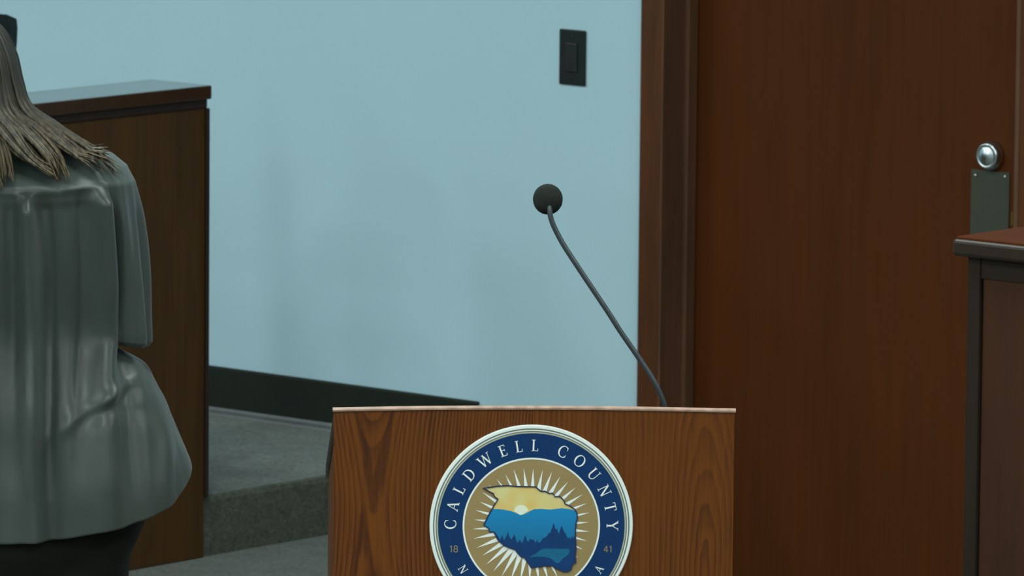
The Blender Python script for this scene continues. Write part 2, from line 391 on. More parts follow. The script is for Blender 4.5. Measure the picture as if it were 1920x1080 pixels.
# ------------------------------------------------------------------ lectern
LM = Vector((-6.80300, 7.99912, 0)); LR = .759964
lec = empty('lectern', 'wooden lectern with a round county seal on its oak front', 'lectern', LM, LR)
HW = .2963; TZ = 1.0855
fp = bmesh.new()
n_ = 24; top = [(-HW + 2*HW*i/n_, TZ + .0038*math.sin(PI*min(1, (i/n_)*1.15+.0)) ) for i in range(n_+1)]
top = [(x, TZ + .0038*(1-((x+.02)/HW)**2 if abs(x+.02) < HW else 0)) for x, _ in top]
prism(fp, [(-HW, FZ)] + top + [(HW, FZ)], 'y', 0, .019)
obj('front_panel', fp, M['oak'], lec)
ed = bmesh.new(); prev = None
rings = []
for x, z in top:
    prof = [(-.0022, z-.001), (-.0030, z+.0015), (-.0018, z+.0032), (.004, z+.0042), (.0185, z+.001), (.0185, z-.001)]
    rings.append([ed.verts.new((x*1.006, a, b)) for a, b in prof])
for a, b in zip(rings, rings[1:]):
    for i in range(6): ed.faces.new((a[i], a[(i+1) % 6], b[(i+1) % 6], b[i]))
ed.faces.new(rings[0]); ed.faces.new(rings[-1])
obj('top_edge', ed, M['oak_edge'], lec)['label'] = 'pale top edge with painted highlight'
sl = math.tan(math.radians(18.7))
for s in (-1, 1):
    sp = bmesh.new(); x0, x1 = sorted((s*.272, s*.2925))
    prism(sp, [(.0195, FZ), (.0195, TZ-.030), (.44, TZ-.030-.42*sl), (.44, FZ)], 'x', x0, x1)
    obj('side_panel', sp, M['oak_side'], lec)
rt = bmesh.new(); prism(rt, [(.0195, TZ-.004), (.0195, TZ-.026), (.452, TZ-.026-.4325*sl), (.452, TZ-.004-.4325*sl)], 'x', -.2965, .2965)
obj('reading_top', rt, M['bench_dark'], lec, bevel=.002)
obj('shelf', box(-.2715, .2715, .02, .43, .55, .568), M['oak_side'], lec)
obj('base_plinth', box(-.2715, .2715, .02, .43, FZ+.001, .0), M['bench_dark'], lec)

# seal: pixels of the photograph's seal scaled to its real size, x right, z up, centred
SC = .1506/190.6
seal = bpy.data.objects.new('county_seal', None); C.objects.link(seal); seal.parent = lec
def disc(name, r0, r1, y0, y1, mat, par, seg=128, rb=0):
    bm = bmesh.new(); r0 *= SC; r1 *= SC
    prof = [(r0, -y0), (r0, -y1), (r1-rb, -y1), (r1, -y1-(-rb)*1 if False else -y1-rb*0), (r1, -y0)] if not rb else [(r0, -y0), (r0, -y1), (r1-rb, -y1), (r1, -y1-rb*.8), (r1, -y0)]
    rings = [[bm.verts.new((r*math.cos(2*PI*k/seg), -h, r*math.sin(2*PI*k/seg))) for k in range(seg)] for r, h in prof] if r0 > 0 else None
    if rings:
        for i in range(len(rings)):
            a, b = rings[i], rings[(i+1) % len(rings)]
            for k in range(seg):
                try: bm.faces.new((a[k], a[(k+1) % seg], b[(k+1) % seg], b[k]))
                except ValueError: pass
    else:
        lathe(bm, [(0, 0), (r1, 0), (r1, -(y1-y0)), (0, -(y1-y0))], seg, Vector((0, 1, 0)), Vector((0, y0, 0)))
    bmesh.ops.remove_doubles(bm, verts=bm.verts, dist=1e-7)
    return obj(name, bm, mat, par)
bpy.data.objects.remove(seal)
sb = bmesh.new(); lathe(sb, [(0, 0), (190.4*SC, 0), (190.6*SC, .001), (190.6*SC, .004), (189*SC, .0052), (0, .0052)], 128, Vector((0, -1, 0)))
seal = obj('county_seal', sb, M['s_white'], lec); seal.location = (-.0035, -.0001, .9153)
seal['label'] = 'round white, navy and tan county seal with a map and sun rays'
Y1 = -.0052
def ring(name, r0, r1, h, mat):
    bm = bmesh.new(); seg = 128; R = []
    for r, y in ((r0, Y1+.0005), (r0, Y1-h), (r1, Y1-h), (r1, Y1+.0005)):
        R.append([bm.verts.new((r*SC*math.cos(2*PI*k/seg), y, r*SC*math.sin(2*PI*k/seg))) for k in range(seg)])
    for i in range(4):
        for k in range(seg): bm.faces.new((R[i][k], R[i][(k+1) % seg], R[(i+1) % 4][(k+1) % seg], R[(i+1) % 4][k]))
    return obj(name, bm, mat, seal)
ring('grey_line', 181.9, 184.2, .0004, M['s_line'])
ring('beige_ring', 174.5, 177.6, .0004, M['s_cream'])
ring('grey_line', 177.6, 179.4, .0005, M['s_line'])
ring('navy_band', 128.6, 175.0, .0006, M['s_navy'])
ring('white_ring', 125.6, 128.8, .0009, M['s_white'])
g_ = bmesh.new(); lathe(g_, [(0, 0), (126*SC, 0), (126*SC, .0010), (0, .0010)], 128, Vector((0, -1, 0)), Vector((0, Y1+.0004, 0)))
obj('tan_disc', g_, M['s_gold'], seal)
# sun rays
ry = bmesh.new(); random.seed(4)
for i in range(38):
    a = math.radians(1.3 + i*360/38) ; tip = 110 + random.uniform(-3, 3)
    d = (math.sin(a), math.cos(a)); n2 = (d[1], -d[0]); wd = 5.7
    pts = [(d[0]*50 + n2[0]*wd, d[1]*50 + n2[1]*wd), (d[0]*50 - n2[0]*wd, d[1]*50 - n2[1]*wd), (d[0]*tip, d[1]*tip)]
    prism(ry, [(x*SC, z*SC) for x, z in pts], 'y', Y1-.0004, Y1-.0009)
obj('sun_rays', ry, M['s_white'], seal)
# map of the county
def mp(p): return ((900+p[0]/5.686-996.4)*SC, -(890+p[1]/5.686-983.6)*SC)
OUT = [(30,128),(100,118),(180,105),(300,100),(400,108),(500,110),(590,112),(615,135),(645,160),(690,160),(740,185),(770,180),(800,220),(840,215),(870,235),(895,265),(905,295),(960,320),(1010,355),(1035,400),(1037,450),(1022,520),(1017,600),(1020,680),(1025,760),(1020,860),(1025,930),(990,950),(975,1005),(940,1028),(890,1025),(850,1005),(800,985),(780,965),(700,965),(620,975),(550,985),(520,935),(480,880),(440,865),(400,820),(380,790),(320,770),(260,745),(220,710),(190,680),(150,600),(100,595),(95,560),(45,530),(45,510),(100,400),(150,310),(190,245),(150,215),(140,185),(90,160),(50,135)]
def layer(name, pts, h, mat, par=None):
    bm = bmesh.new(); prism(bm, [mp(p) for p in pts], 'y', Y1-.0006, Y1-h); return obj(name, bm, mat, par or seal)
layer('map_sky', OUT, .0013, M['s_sky'])
layer('map_sun', [(437+74*math.cos(t*PI/16), 372-62*math.sin(t*PI/16)) for t in range(17)] + [(437, 425)], .0015, M['s_sun'])
layer('map_mountains', [(128,352),(190,352),(250,358),(330,374),(375,392),(430,417),(480,403),(530,375),(575,354),(650,350),(750,358),(810,350),(870,342),(950,352),(1010,368)] + OUT[19:52], .0018, M['s_mtn'])
tree = [(150,598),(165,605),(195,650),(215,690),(228,660),(238,625),(248,668),(262,690),(280,650),(290,628),(297,585),(304,628),(318,655),(330,680),(345,670),(358,645),(366,620),(374,645),(388,690),(400,720),(415,700),(425,685),(436,705),(450,720),(465,690),(474,665),(484,635),(494,668),(506,700),(520,705),(532,680),(545,672),(558,690),(570,676),(582,700),(598,715),(612,680),(622,710),(640,715),(660,690),(676,660),(690,665),(705,650),(720,640),(735,600),(748,620),(758,580),(770,555),(785,500),(798,550),(808,575),(822,560),(832,600),(846,620),(858,560),(872,530),(886,570),(898,600),(912,610),(925,645),(940,670),(955,655),(968,680),(980,640),(992,670),(1005,650),(1017,640)]
layer('map_trees', tree + OUT[23:46], .0021, M['s_tree'])
layer('map_lake', [(520,875),(560,850),(620,815),(660,782),(720,776),(840,780),(950,778),(962,800),(940,850),(880,890),(855,930),(830,935),(800,925),(780,900),(740,880),(680,865),(600,868)], .0024, M['s_lake'])
# dark outline
ol = bmesh.new(); P = [Vector((*mp(p), 0)) for p in OUT]; n_ = len(P); wd = 1.05*SC
inn, outp = [], []
for i in range(n_):
    a, b, c = P[i-1], P[i], P[(i+1) % n_]
    t = ((b-a).normalized() + (c-b).normalized()); t = t.normalized() if t.length > .3 else (c-b).normalized()
    nn = Vector((-t.y, t.x, 0)); inn.append(b-nn*wd); outp.append(b+nn*wd)
for i in range(n_):
    j = (i+1) % n_
    q = [inn[i], inn[j], outp[j], outp[i]]
    lo = [ol.verts.new((v.x, Y1-.0010, v.y)) for v in q]; hi = [ol.verts.new((v.x, Y1-.0027, v.y)) for v in q]
    ol.faces.new(lo); ol.faces.new(hi)
    for k in range(4): ol.faces.new((lo[k], lo[(k+1) % 4], hi[(k+1) % 4], hi[k]))
obj('map_outline', ol, M['s_ink'], seal)

# lettering: strokes in cap-height units, (points, start width, end width)
TH, TN, SE = .135, .055, .045
def arc(cx, cy, rx, ry, a0, a1, n=18):
    return [(cx + rx*math.cos(math.radians(a0+(a1-a0)*i/n)), cy + ry*math.sin(math.radians(a0+(a1-a0)*i/n))) for i in range(n+1)]
def serif(x, y, wdt=.30): return ([(x-wdt/2, y), (x+wdt/2, y)], SE, SE)
def modul(pts, cx, rx):   # thick on the flanks, thin at top and bottom
    return (pts, [TN + (TH-TN)*min(1, abs(p[0]-cx)/rx)**1.6 for p in pts], None)
G = {
 'C': (.80, [modul(arc(.45, .5, .40, .50, 48, 312), .45, .40), ([(.72, .88), (.72, .68)], SE, SE), ([(.72, .12), (.72, .28)], SE, SE)]),
 'O': (.90, [modul(arc(.45, .5, .40, .50, 0, 360, 32), .45, .40)]),
 'A': (.80, [([(.12, .02), (.41, 1.0)], TN, TN), ([(.41, 1.0), (.70, .02)], TH, TH), ([(.22, .36), (.60, .36)], TN, TN), serif(.12, .02, .24), serif(.70, .02, .26)]),
 'L': (.60, [([(.18, 0), (.18, 1)], TH, TH), ([(.18, .03), (.58, .03)], TN, TN), ([(.57, .02), (.57, .24)], SE, SE), serif(.18, .98), serif(.18, .02)]),
 'D': (.88, [([(.18, 0), (.18, 1)], TH, TH), modul([(.18, .98)] + arc(.36, .5, .42, .48, 90, -90, 18) + [(.18, .02)], .30, .48), serif(.12, .98, .2), serif(.12, .02, .2)]),
 'W': (1.20, [([(.10, 1), (.36, 0)], TH, TH), ([(.36, 0), (.62, 1)], TN, TN), ([(.60, 1), (.86, 0)], TH, TH), ([(.86, 0), (1.10, 1)], TN, TN), serif(.10, .98), serif(1.10, .98, .24), serif(.60, .98, .2)]),
 'E': (.66, [([(.18, 0), (.18, 1)], TH, TH), ([(.18, .97), (.56, .97)], TN, TN), ([(.18, .52), (.48, .52)], TN, TN), ([(.18, .03), (.60, .03)], TN, TN), ([(.56, .98), (.56, .80)], SE, SE), ([(.59, .02), (.59, .22)], SE, SE), ([(.48, .62), (.48, .42)], SE, SE), serif(.12, .98, .2), serif(.12, .02, .2)]),
 'U': (.86, [([(.18, 1), (.18, .30)], TH, TH), modul(arc(.45, .32, .27, .31, 180, 360, 16), .62, .44), ([(.72, .30), (.72, 1)], TN, TN), serif(.18, .98), serif(.72, .98, .26)]),
 'N': (.88, [([(.16, 0), (.16, 1)], TN, TN), ([(.16, 1), (.74, 0)], TH, TH), ([(.74, 0), (.74, 1)], TN, TN), serif(.12, .98, .2), serif(.16, .02, .26), serif(.74, .98, .26)]),
 'T': (.74, [([(.37, 0), (.37, 1)], TH, TH), ([(.04, .97), (.70, .97)], TN, TN), ([(.05, .98), (.05, .78)], SE, SE), ([(.69, .98), (.69, .78)], SE, SE), serif(.37, .02)]),
 'Y': (.80, [([(.40, 0), (.40, .48)], TH, TH), ([(.08, 1), (.40, .46)], TH, TH), ([(.40, .46), (.72, 1)], TN, TN), serif(.09, .98, .26), serif(.72, .98, .22), serif(.40, .02)]),
 'R': (.80, [([(.18, 0), (.18, 1)], TH, TH), modul([(.18, .97)] + arc(.34, .74, .24, .23, 90, -90, 14) + [(.18, .51)], .28, .32), ([(.36, .50), (.70, 0)], TH, TH), serif(.14, .02, .26), serif(.72, .02, .18)]),
 'H': (.90, [([(.18, 0), (.18, 1)], TH, TH), ([(.72, 0), (.72, 1)], TH, TH), ([(.18, .52), (.72, .52)], TN, TN), serif(.18, .98), serif(.18, .02), serif(.72, .98), serif(.72, .02)]),
 'I': (.40, [([(.20, 0), (.20, 1)], TH, TH), serif(.20, .98), serif(.20, .02)]),
 '1': (.55, [([(.30, 0), (.30, 1)], .15, .15), ([(.10, .80), (.30, .98)], .13, .13)]),
 '8': (.75, [(arc(.37, .75, .24, .22, 0, 360, 20), .13, .13), (arc(.37, .27, .28, .25, 0, 360, 20), .14, .14)]),
 '4': (.80, [([(.52, 0), (.52, 1)], .14, .14), ([(.52, .98), (.08, .30)], .12, .12), ([(.06, .28), (.74, .28)], .13, .13)]),
}
def glyph(bm, ch, cx, cz, h, rot, y0=Y1-.0004, y1=Y1-.0012):
    """glyph centred at cx,cz (seal pixels), cap height h, turned clockwise by rot degrees"""
    wdt, strokes = G[ch]; ca, sa = math.cos(math.radians(-rot)), math.sin(math.radians(-rot))
    def T(p):
        x, z = (p[0]-wdt/2)*h, (p[1]-.5)*h
        return ((cx + x*ca - z*sa)*SC, (cz + x*sa + z*ca)*SC)
    for pts, w0, w1 in strokes:
        n = len(pts); L, Rr = [], []
        for i, p in enumerate(pts):
            a = Vector(pts[max(i-1, 0)]); b = Vector(pts[min(i+1, n-1)]); d = (b-a)
            if (Vector(pts[0])-Vector(pts[-1])).length < 1e-4 and i in (0, n-1): d = Vector(pts[1])-Vector(pts[-2])
            d = d.normalized(); nn = Vector((-d.y, d.x))
            wd = (w0[i] if isinstance(w0, list) else w0)/2
            L.append(T(Vector(p)+nn*wd)); Rr.append(T(Vector(p)-nn*wd))
        vs = [[bm.verts.new((q[0], y, q[1])) for q in s] for s in (L, Rr) for y in (y0, y1)]
        l0, l1, r0, r1 = vs
        for i in range(n-1):
            bm.faces.new((l1[i], l1[i+1], r1[i+1], r1[i])); bm.faces.new((l0[i], l0[i+1], l1[i+1], l1[i])); bm.faces.new((r0[i], r0[i+1], r1[i+1], r1[i]))
        for i in (0, n-1): bm.faces.new((l0[i], l1[i], r1[i], r0[i]))
def word(name, items, h, mat):
    bm = bmesh.new()
    for ch, cx, cz, rot in items: glyph(bm, ch, cx, cz, h, rot)
    return obj(name, bm, mat, seal)
def polar(ch, ang, r): return (ch, r*math.sin(math.radians(ang)), r*math.cos(math.radians(ang)), ang)
word('lettering', [polar(c, a, 152) for c, a in zip('CALDWELL', (-89, -76, -63.5, -50.5, -35.4, -21.1, -9.6, 2))], 21.5, M['s_white'])
word('lettering', [polar(c, a, 152) for c, a in zip('COUNTY', (22.5, 36.1, 49.9, 64, 76.7, 90))], 21.5, M['s_white'])
def polar_b(ch, ang, r): return (ch, r*math.sin(math.radians(ang)), -r*math.cos(math.radians(ang)), -ang)
low = 'NORTH CAROLINA'
word('lettering', [polar_b(c, -57 if i == 0 else -46+92*(i-1)/11, 152) for i, c in enumerate(low[:5])], 15.5, M['s_white'])
word('lettering', [polar_b(c, 57 if i == 7 else -46+92*(i+5)/11, 152) for i, c in enumerate(low[6:])], 15.5, M['s_white'])
word('lettering', [('1', -149.8, -44.2, 0), ('8', -141.3, -44.2, 0)], 12.5, M['s_digit'])
word('lettering', [('4', 140.5, -44.2, 0), ('1', 149.5, -44.2, 0)], 12.5, M['s_digit'])

def rebase(root, dz):      # put a thing's origin on the floor it stands on
    for c in bpy.data.objects:
        if c.parent == root: c.location.z += dz
    root.location.z -= dz
rebase(lec, -FZ)
# ------------------------------------------------------------------ gooseneck microphone
rot = Matrix.Rotation(LR, 3, 'Z')
mb = Vector((.199, .07, TZ-.004-.0505*sl))
mic = empty('gooseneck_microphone', 'black gooseneck microphone with a round foam windscreen rising from the lectern', 'microphone', LM + rot @ mb, LR)
f_ = bmesh.new(); lathe(f_, [(0, 0), (.019, 0), (.019, .003), (.012, .006), (.008, .011), (0, .011)], 28, Vector((0, math.sin(math.radians(18.7)), math.cos(math.radians(18.7)))), Vector((0, 0, .0005)))
obj('mounting_flange', f_, M['neck'], mic, smooth=False)
npts = [(.1995, .07, mb.z+.004), (.1968, .07, 1.0856), (.1873, .07, 1.109), (.1751, .071, 1.1305), (.1523, .073, 1.164), (.131, .074, 1.1944), (.1155, .075, 1.2184), (.0945, .077, 1.2495), (.0788, .078, 1.2726), (.0485, .081, 1.3180), (.0348, .083, 1.3420), (.0275, .084, 1.3586), (.0247, .085, 1.3706), (.0240, .088, 1.3840)]
nb = bmesh.new(); cl = [p-mb for p in catmull(npts, 6)]; L_ = len(cl)
tube(nb, cl, [.0034 + .0006*min(1, i/(L_*.3)) for i in range(L_)], 12)
obj('gooseneck', nb, M['neck'], mic, smooth=True)
bc = Vector((.0225, .1045, 1.3885))-mb
cb = bmesh.new(); tipp = cl[-1]; tube(cb, [tipp, tipp + (bc-tipp)*.5], [.0058, .0058], 16)
obj('capsule_collar', cb, M['steel'], mic, smooth=True)
fb = bmesh.new(); bmesh.ops.create_uvsphere(fb, u_segments=40, v_segments=28, radius=.0222)
for v in fb.verts:
    v.co += v.co.normalized()*(noise.noise(v.co*400)*.0004); v.co.z *= 1.03; v.co += bc
obj('foam_windscreen', fb, M['foam'], mic, smooth=True)

# ------------------------------------------------------------------ office chair behind the bench
ch = empty('office_chair', 'black high-backed office chair on the platform, its top showing behind the woman', 'chair', (-11.02, 11.218, STH), math.radians(-90))
# local frame: +y is the way the chair faces turned so the sitter looks over the bench (+X)
ch.rotation_euler.z = math.radians(-90)
bk = bmesh.new(); nu, nv = 16, 18; gridF, gridB = [], []
for j in range(nv+1):
    v = j/nv; z = .44 + .574*v; hw = .202 + .060*v**3 - (.006*max(0, (v-.93)/.07)**2)
    rf, rb_ = [], []
    for i in range(nu+1):
        u = -1+2*i/nu; x = u*hw; cz = z - (.012*max(0, (abs(u)-.86)/.14)**2 if v > .95 else 0)
        yb = -.255 - .05*v + .02*u*u; th = .035*(1-.5*abs(u)**6)*(1-.4*max(0, (v-.9)/.1))
        rf.append(bk.verts.new((x, yb+th, cz))); rb_.append(bk.verts.new((x, yb-th, cz)))
    gridF.append(rf); gridB.append(rb_)
for g in (gridF, gridB):
    for j in range(nv):
        for i in range(nu): bk.faces.new((g[j][i], g[j][i+1], g[j+1][i+1], g[j+1][i]))
for j in range(nv):
    for i in (0, nu): bk.faces.new((gridF[j][i], gridF[j+1][i], gridB[j+1][i], gridB[j][i]))
for i in range(nu):
    for j in (0, nv): bk.faces.new((gridF[j][i], gridF[j][i+1], gridB[j][i+1], gridB[j][i]))
obj('backrest', bk, M['leather'], ch, smooth=True)
obj('seat', box(-.24, .24, -.23, .20, .40, .48), M['leather'], ch, bevel=.03, seg=4)
cc = bmesh.new(); lathe(cc, [(0, 0), (.03, 0), (.03, .20), (.02, .20), (.02, .33), (0, .33)], 20, org=Vector((0, 0, .07))); obj('gas_column', cc, M['black'], ch)
for i in range(5):
    a = 2*PI*i/5; lg = bmesh.new(); tube(lg, [Vector((.02*math.cos(a), .02*math.sin(a), .10)), Vector((.22*math.cos(a), .22*math.sin(a), .065))], [.02, .014], 10); l_ = obj('leg', lg, M['black'], ch)
    c_ = bmesh.new(); lathe(c_, [(0, -.012), (.022, -.012), (.025, -.008), (.025, .008), (.022, .012), (0, .012)], 20, Vector((-math.sin(a), math.cos(a), 0)), Vector((.22*math.cos(a), .22*math.sin(a), .0255))); obj('caster', c_, M['black'], l_)
for s in (-1, 1):
    ar = bmesh.new(); tube(ar, catmull([(s*.22, -.05, .42), (s*.27, -.05, .47), (s*.275, -.05, .58), (s*.265, -.05, .64)], 5), .014, 10); obj('armrest_post', ar, M['black'], ch)
    obj('armrest', box(s*.265-.035, s*.265+.035, -.17, .09, .64, .67), M['black'], ch, bevel=.01)

# ------------------------------------------------------------------ woman seen from behind
PX, PY = -7.8246, 7.9230
def lerp_tab(tab, z):
    return sum(lerp1(tab, z+d) for d in (-.022, -.015, -.008, 0, .008, .015, .022))/7 if z < 1.30 else lerp1(tab, z)
def lerp1(tab, z):
    if z >= tab[0][0]: return tab[0][1]
    for (a, va), (b, vb) in zip(tab, tab[1:]):
        if z >= b: t = (a-z)/(a-b); return va+(vb-va)*t
    return tab[-1][1]
# body: skinned skeleton, fused with a modelled head
def fleshed(nodes, edges):
    """closed tapering limbs with rounded joints along the skeleton, fused afterwards into one skin"""
    bm = bmesh.new()
    rr = lambda n: n[1] if isinstance(n[1], tuple) else (n[1], n[1])
    for n in nodes:
        rx, ry = rr(n); vs = bmesh.ops.create_uvsphere(bm, u_segments=20, v_segments=14, radius=1)['verts']
        for v in vs: v.co = Vector((n[0][0]+v.co.x*rx, n[0][1]+v.co.y*ry, n[0][2]+v.co.z*min(rx, ry)))
    for a, b in edges:
        A, B = Vector(nodes[a][0]), Vector(nodes[b][0]); (ax, ay), (bx_, by) = rr(nodes[a]), rr(nodes[b])
        rings = []
        d = (B-A).normalized(); e1 = Vector((1, 0, 0)); e1 = (e1-d*e1.dot(d)).normalized() if abs(d.x) < .9 else Vector((0, 0, 1)); e2 = d.cross(e1)
        for k in range(6):
            t = k/5; c = A.lerp(B, t); rx, ry = ax+(bx_-ax)*t, ay+(by-ay)*t
            rings.append([bm.verts.new(c + e1*rx*math.cos(2*PI*q/20) + e2*ry*math.sin(2*PI*q/20)) for q in range(20)])
        for u, v in zip(rings, rings[1:]):
            for q in range(20): bm.faces.new((u[q], u[(q+1) % 20], v[(q+1) % 20], v[q]))
        bm.faces.new(rings[0]); bm.faces.new(rings[-1])
    bmesh.ops.recalc_face_normals(bm, faces=bm.faces)
    me = bpy.data.meshes.new('flesh'); bm.to_mesh(me); bm.free(); return me
nodes, edges = [], []
def low(z): return z if z > .86 else FZ + z*(.86-FZ)/.86      # legs reach the main floor
def nd(p, r, par=None):
    p = (p[0], p[1], low(p[2]))
    nodes.append((p, r)); i = len(nodes)-1
    if par is not None: edges.append((par, i))
    return i
pel = nd((0, 0, .86), (.135, .10)); s1 = nd((0, 0, .98), (.12, .085), pel); s2 = nd((0, -.005, 1.12), (.125, .085), s1); s3 = nd((0, -.01, 1.27), (.13, .085), s2)
nk = nd((-.01, -.005, 1.365), (.06, .055), s3); nk2 = nd((-.03, .0, 1.42), (.048, .048), nk); nd((-.060, .01, 1.46), (.05, .05), nk2)
for s in (-1, 1):
    sh = nd((s*.145, -.005, 1.335), .048, s3); el = nd((s*.170, .005, 1.20), .038, sh); e2 = nd((s*.152, .055, 1.105), .029, el)
    f1 = nd((s*.138, .125, 1.085), .029, e2); wr = nd((s*.12, .215, 1.09), (.020, .026), f1)
    pm = nd((s*.100, .262, 1.10), (.016, .030), wr)
    for k, (dz, ln) in enumerate(((.030, .070), (.010, .078), (-.010, .074), (-.028, .058))):
        b = nd((s*.092, .285, 1.10+dz), .0095, pm); c = nd((s*(.092-.012), .285+ln*.45, 1.098+dz), .0085, b); nd((s*(.092-.040), .285+ln*.75, 1.09+dz), .0070, c)
    tb = nd((s*.086, .245, 1.132), .011, wr); tc = nd((s*.072, .275, 1.150), .0095, tb); nd((s*.060, .300, 1.155), .008, tc)
    hp = nd((s*.095, 0, .80), .085, pel); th = nd((s*.098, .005, .62), .072, hp); kn = nd((s*.10, .01, .45), .052, th); cf = nd((s*.10, -.005, .30), .048, kn); an = nd((s*.10, -.02, .085), .032, cf); nd((s*.105, .09, .035), (.034, .022), an)
body_me = fleshed(nodes, edges)
bm = bmesh.new(); bm.from_mesh(body_me)
hb = bmesh.new(); bmesh.ops.create_uvsphere(hb, u_segments=48, v_segments=36, radius=1)
HC = Vector((-.077, .01, 1.504))
for v in hb.verts:
    x, y, z = v.co
    X, Y, Z = x*.072, y*.090, z*.105
    if z < 0: X *= 1-.30*z*z; Y *= 1-.12*z*z
    if y > 0:
        Y += .020*math.exp(-((x/.16)**2 + ((z+.18)/.20)**2)) + .006*math.exp(-((x/.3)**2+((z+.48)/.07)**2)) + .005*math.exp(-((x/.3)**2+((z+.60)/.07)**2))
        Y -= .010*sum(math.exp(-(((x-sx*.42)/.20)**2 + ((z-.05)/.13)**2)) for sx in (-1, 1))
        Y += .007*math.exp(-((x/.25)**2+((z+.85)/.12)**2))
    e = math.exp(-((y/.16)**2 + ((z+.02)/.26)**2)); X += math.copysign(.016*e, x) if abs(x) > .6 else 0
    v.co = HC + Vector((X, Y, Z))
tmp = bpy.data.meshes.new('t'); hb.to_mesh(tmp); hb.free(); bm.from_mesh(tmp)
me = bpy.data.meshes.new('person'); bm.to_mesh(me); bm.free()
to = bpy.data.objects.new('t', me); C.objects.link(to)
rm = to.modifiers.new('r', 'REMESH'); rm.mode = 'VOXEL'; rm.voxel_size = .004
smm = to.modifiers.new('s', 'SMOOTH'); smm.iterations = 5; smm.factor = .5
dg = bpy.context.evaluated_depsgraph_get(); dg.update(); pm_ = bpy.data.meshes.new_from_object(to.evaluated_get(dg)); bpy.data.objects.remove(to)
bb_ = bmesh.new(); bb_.from_mesh(pm_); seen = set(); isl = []
for v in bb_.verts:
    if v in seen: continue
    st = [v]; seen.add(v); cur = [v]
    while st:
        for e in st.pop().link_edges:
            for q in e.verts:
                if q not in seen: seen.add(q); st.append(q); cur.append(q)
    isl.append(cur)
isl.sort(key=len)
for g in isl[:-1]: bmesh.ops.delete(bb_, geom=g, context='VERTS')
bb_.to_mesh(pm_); bb_.free()
for p in pm_.polygons: p.use_smooth = True
pm_.materials.clear(); pm_.materials.append(M['skin']); pm_.name = 'person'
per = bpy.data.objects.new('person', pm_); C.objects.link(per); per.location = (PX, PY, 0); per.rotation_euler.z = YAW+.07
tag(per, 'person with long brown hair, grey satin blouse and black trousers, back to the viewer', 'person')
per_done = True
for s in (-1, 1):
    eb = bmesh.new(); bmesh.ops.create_uvsphere(eb, u_segments=20, v_segments=14, radius=.0105)
    for v in eb.verts: v.co += HC + Vector((s*.030, .0650, .006))
    for f in eb.faces: f.material_index = 1 if (f.calc_center_median() - HC - Vector((s*.030, .0650, .006))).normalized().y > .90 else 0
    obj('eye', eb, [M['eye'], M['eye_dark']], per, smooth=True)

# blouse
AT = [(1.440, .050), (1.432, .062), (1.415, .100), (1.395, .140), (1.37, .170), (1.33, .180), (1.25, .178), (1.14, .178), (1.095, .180), (1.080, .200), (1.062, .222), (1.03, .238), (1.0, .250), (.96, .268), (.92, .286), (.90, .294), (.80, .300)]
BT = [(1.440, .050), (1.432, .056), (1.415, .066), (1.395, .072), (1.37, .094), (1.352, .112), (1.33, .116), (1.25, .112), (1.12, .107), (1.05, .125), (1.0, .145), (.9, .168), (.8, .180)]
def blouse_pt(th, t):
    ct, st = math.cos(th), math.sin(th)
    hem = .899 - .092*abs(st)**1.25 + .004*math.sin(th*5+1)
    z = 1.428 + (hem-1.428)*t
    zz = z if z > 1.03 else 1.03 + (z-1.03)*(.13+.10*abs(st)**1.25*.6)/(1.03-hem)*1.0
    a, b = lerp_tab(AT, zz), lerp_tab(BT, zz)
    e = .82
    x = a*math.copysign(abs(ct)**e, ct); y = b*math.copysign(abs(st)**e, st)
    # folds: gathered under the yoke seam at 1.345
    yoke = 1.352 + .006*math.cos(2*th)
    d = 0
    if z < yoke:
        dn = yoke-z; A = min(1, dn/.03)*(1-.55*min(1, max(0, (1.02-z)/.15)))*(1-.85*ct*ct*min(1, max(0, (1.10-z)/.06)))
        arcl = x if st < 0 else x*1.0+.3
        ph = 1.3*noise.noise(Vector((arcl*9, 7.3, z*2.2)))
        f1 = math.sin(arcl*2*PI/.052 + ph*3 + z*2); f2 = math.sin(arcl*2*PI/.100 + ph*2.4 - 1.2)
        f1 = math.copysign(abs(f1)**.75, f1)
        d = A*(.0085*f1 + .0150*f2)
        if dn < .012: d += .0025*(1-dn/.012)
        d += .010*noise.noise(Vector((x*7, y*7, z*5)))*A
    d += .004*noise.noise(Vector((x*16+3, y*16, z*10)))
    # pulled creases at the lower right back
    for cx, cz, sx, sz, am, an in ((.170, 1.035, .040, .012, .008, .55), (.160, 1.010, .045, .012, -.006, .45), (.100, .990, .035, .011, .006, .7), (.205, 1.0, .03, .014, -.004, -.2)):
        u = (x-cx)*math.cos(an) + (z-cz)*math.sin(an); v = -(x-cx)*math.sin(an) + (z-cz)*math.cos(an)
        if st < .3: d += am*math.exp(-(u/sx)**2 - (v/sz)**2)
    n = Vector((ct/max(a, .01), st/max(b, .01), 0)).normalized()
    return Vector((x, y, z)) + n*d
bl = bmesh.new(); NU, NV = 300, 190; rows = []
for j in range(NV+1):
    t = (j/NV)
    rows.append([bl.verts.new(blouse_pt(2*PI*i/NU, t)) for i in range(NU)])
for a, b in zip(rows, rows[1:]):
    for i in range(NU): bl.faces.new((a[i], a[(i+1) % NU], b[(i+1) % NU], b[i]))
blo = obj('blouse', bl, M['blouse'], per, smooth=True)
sd = blo.modifiers.new('thick', 'SOLIDIFY'); sd.thickness = .0015; sd.offset = -1
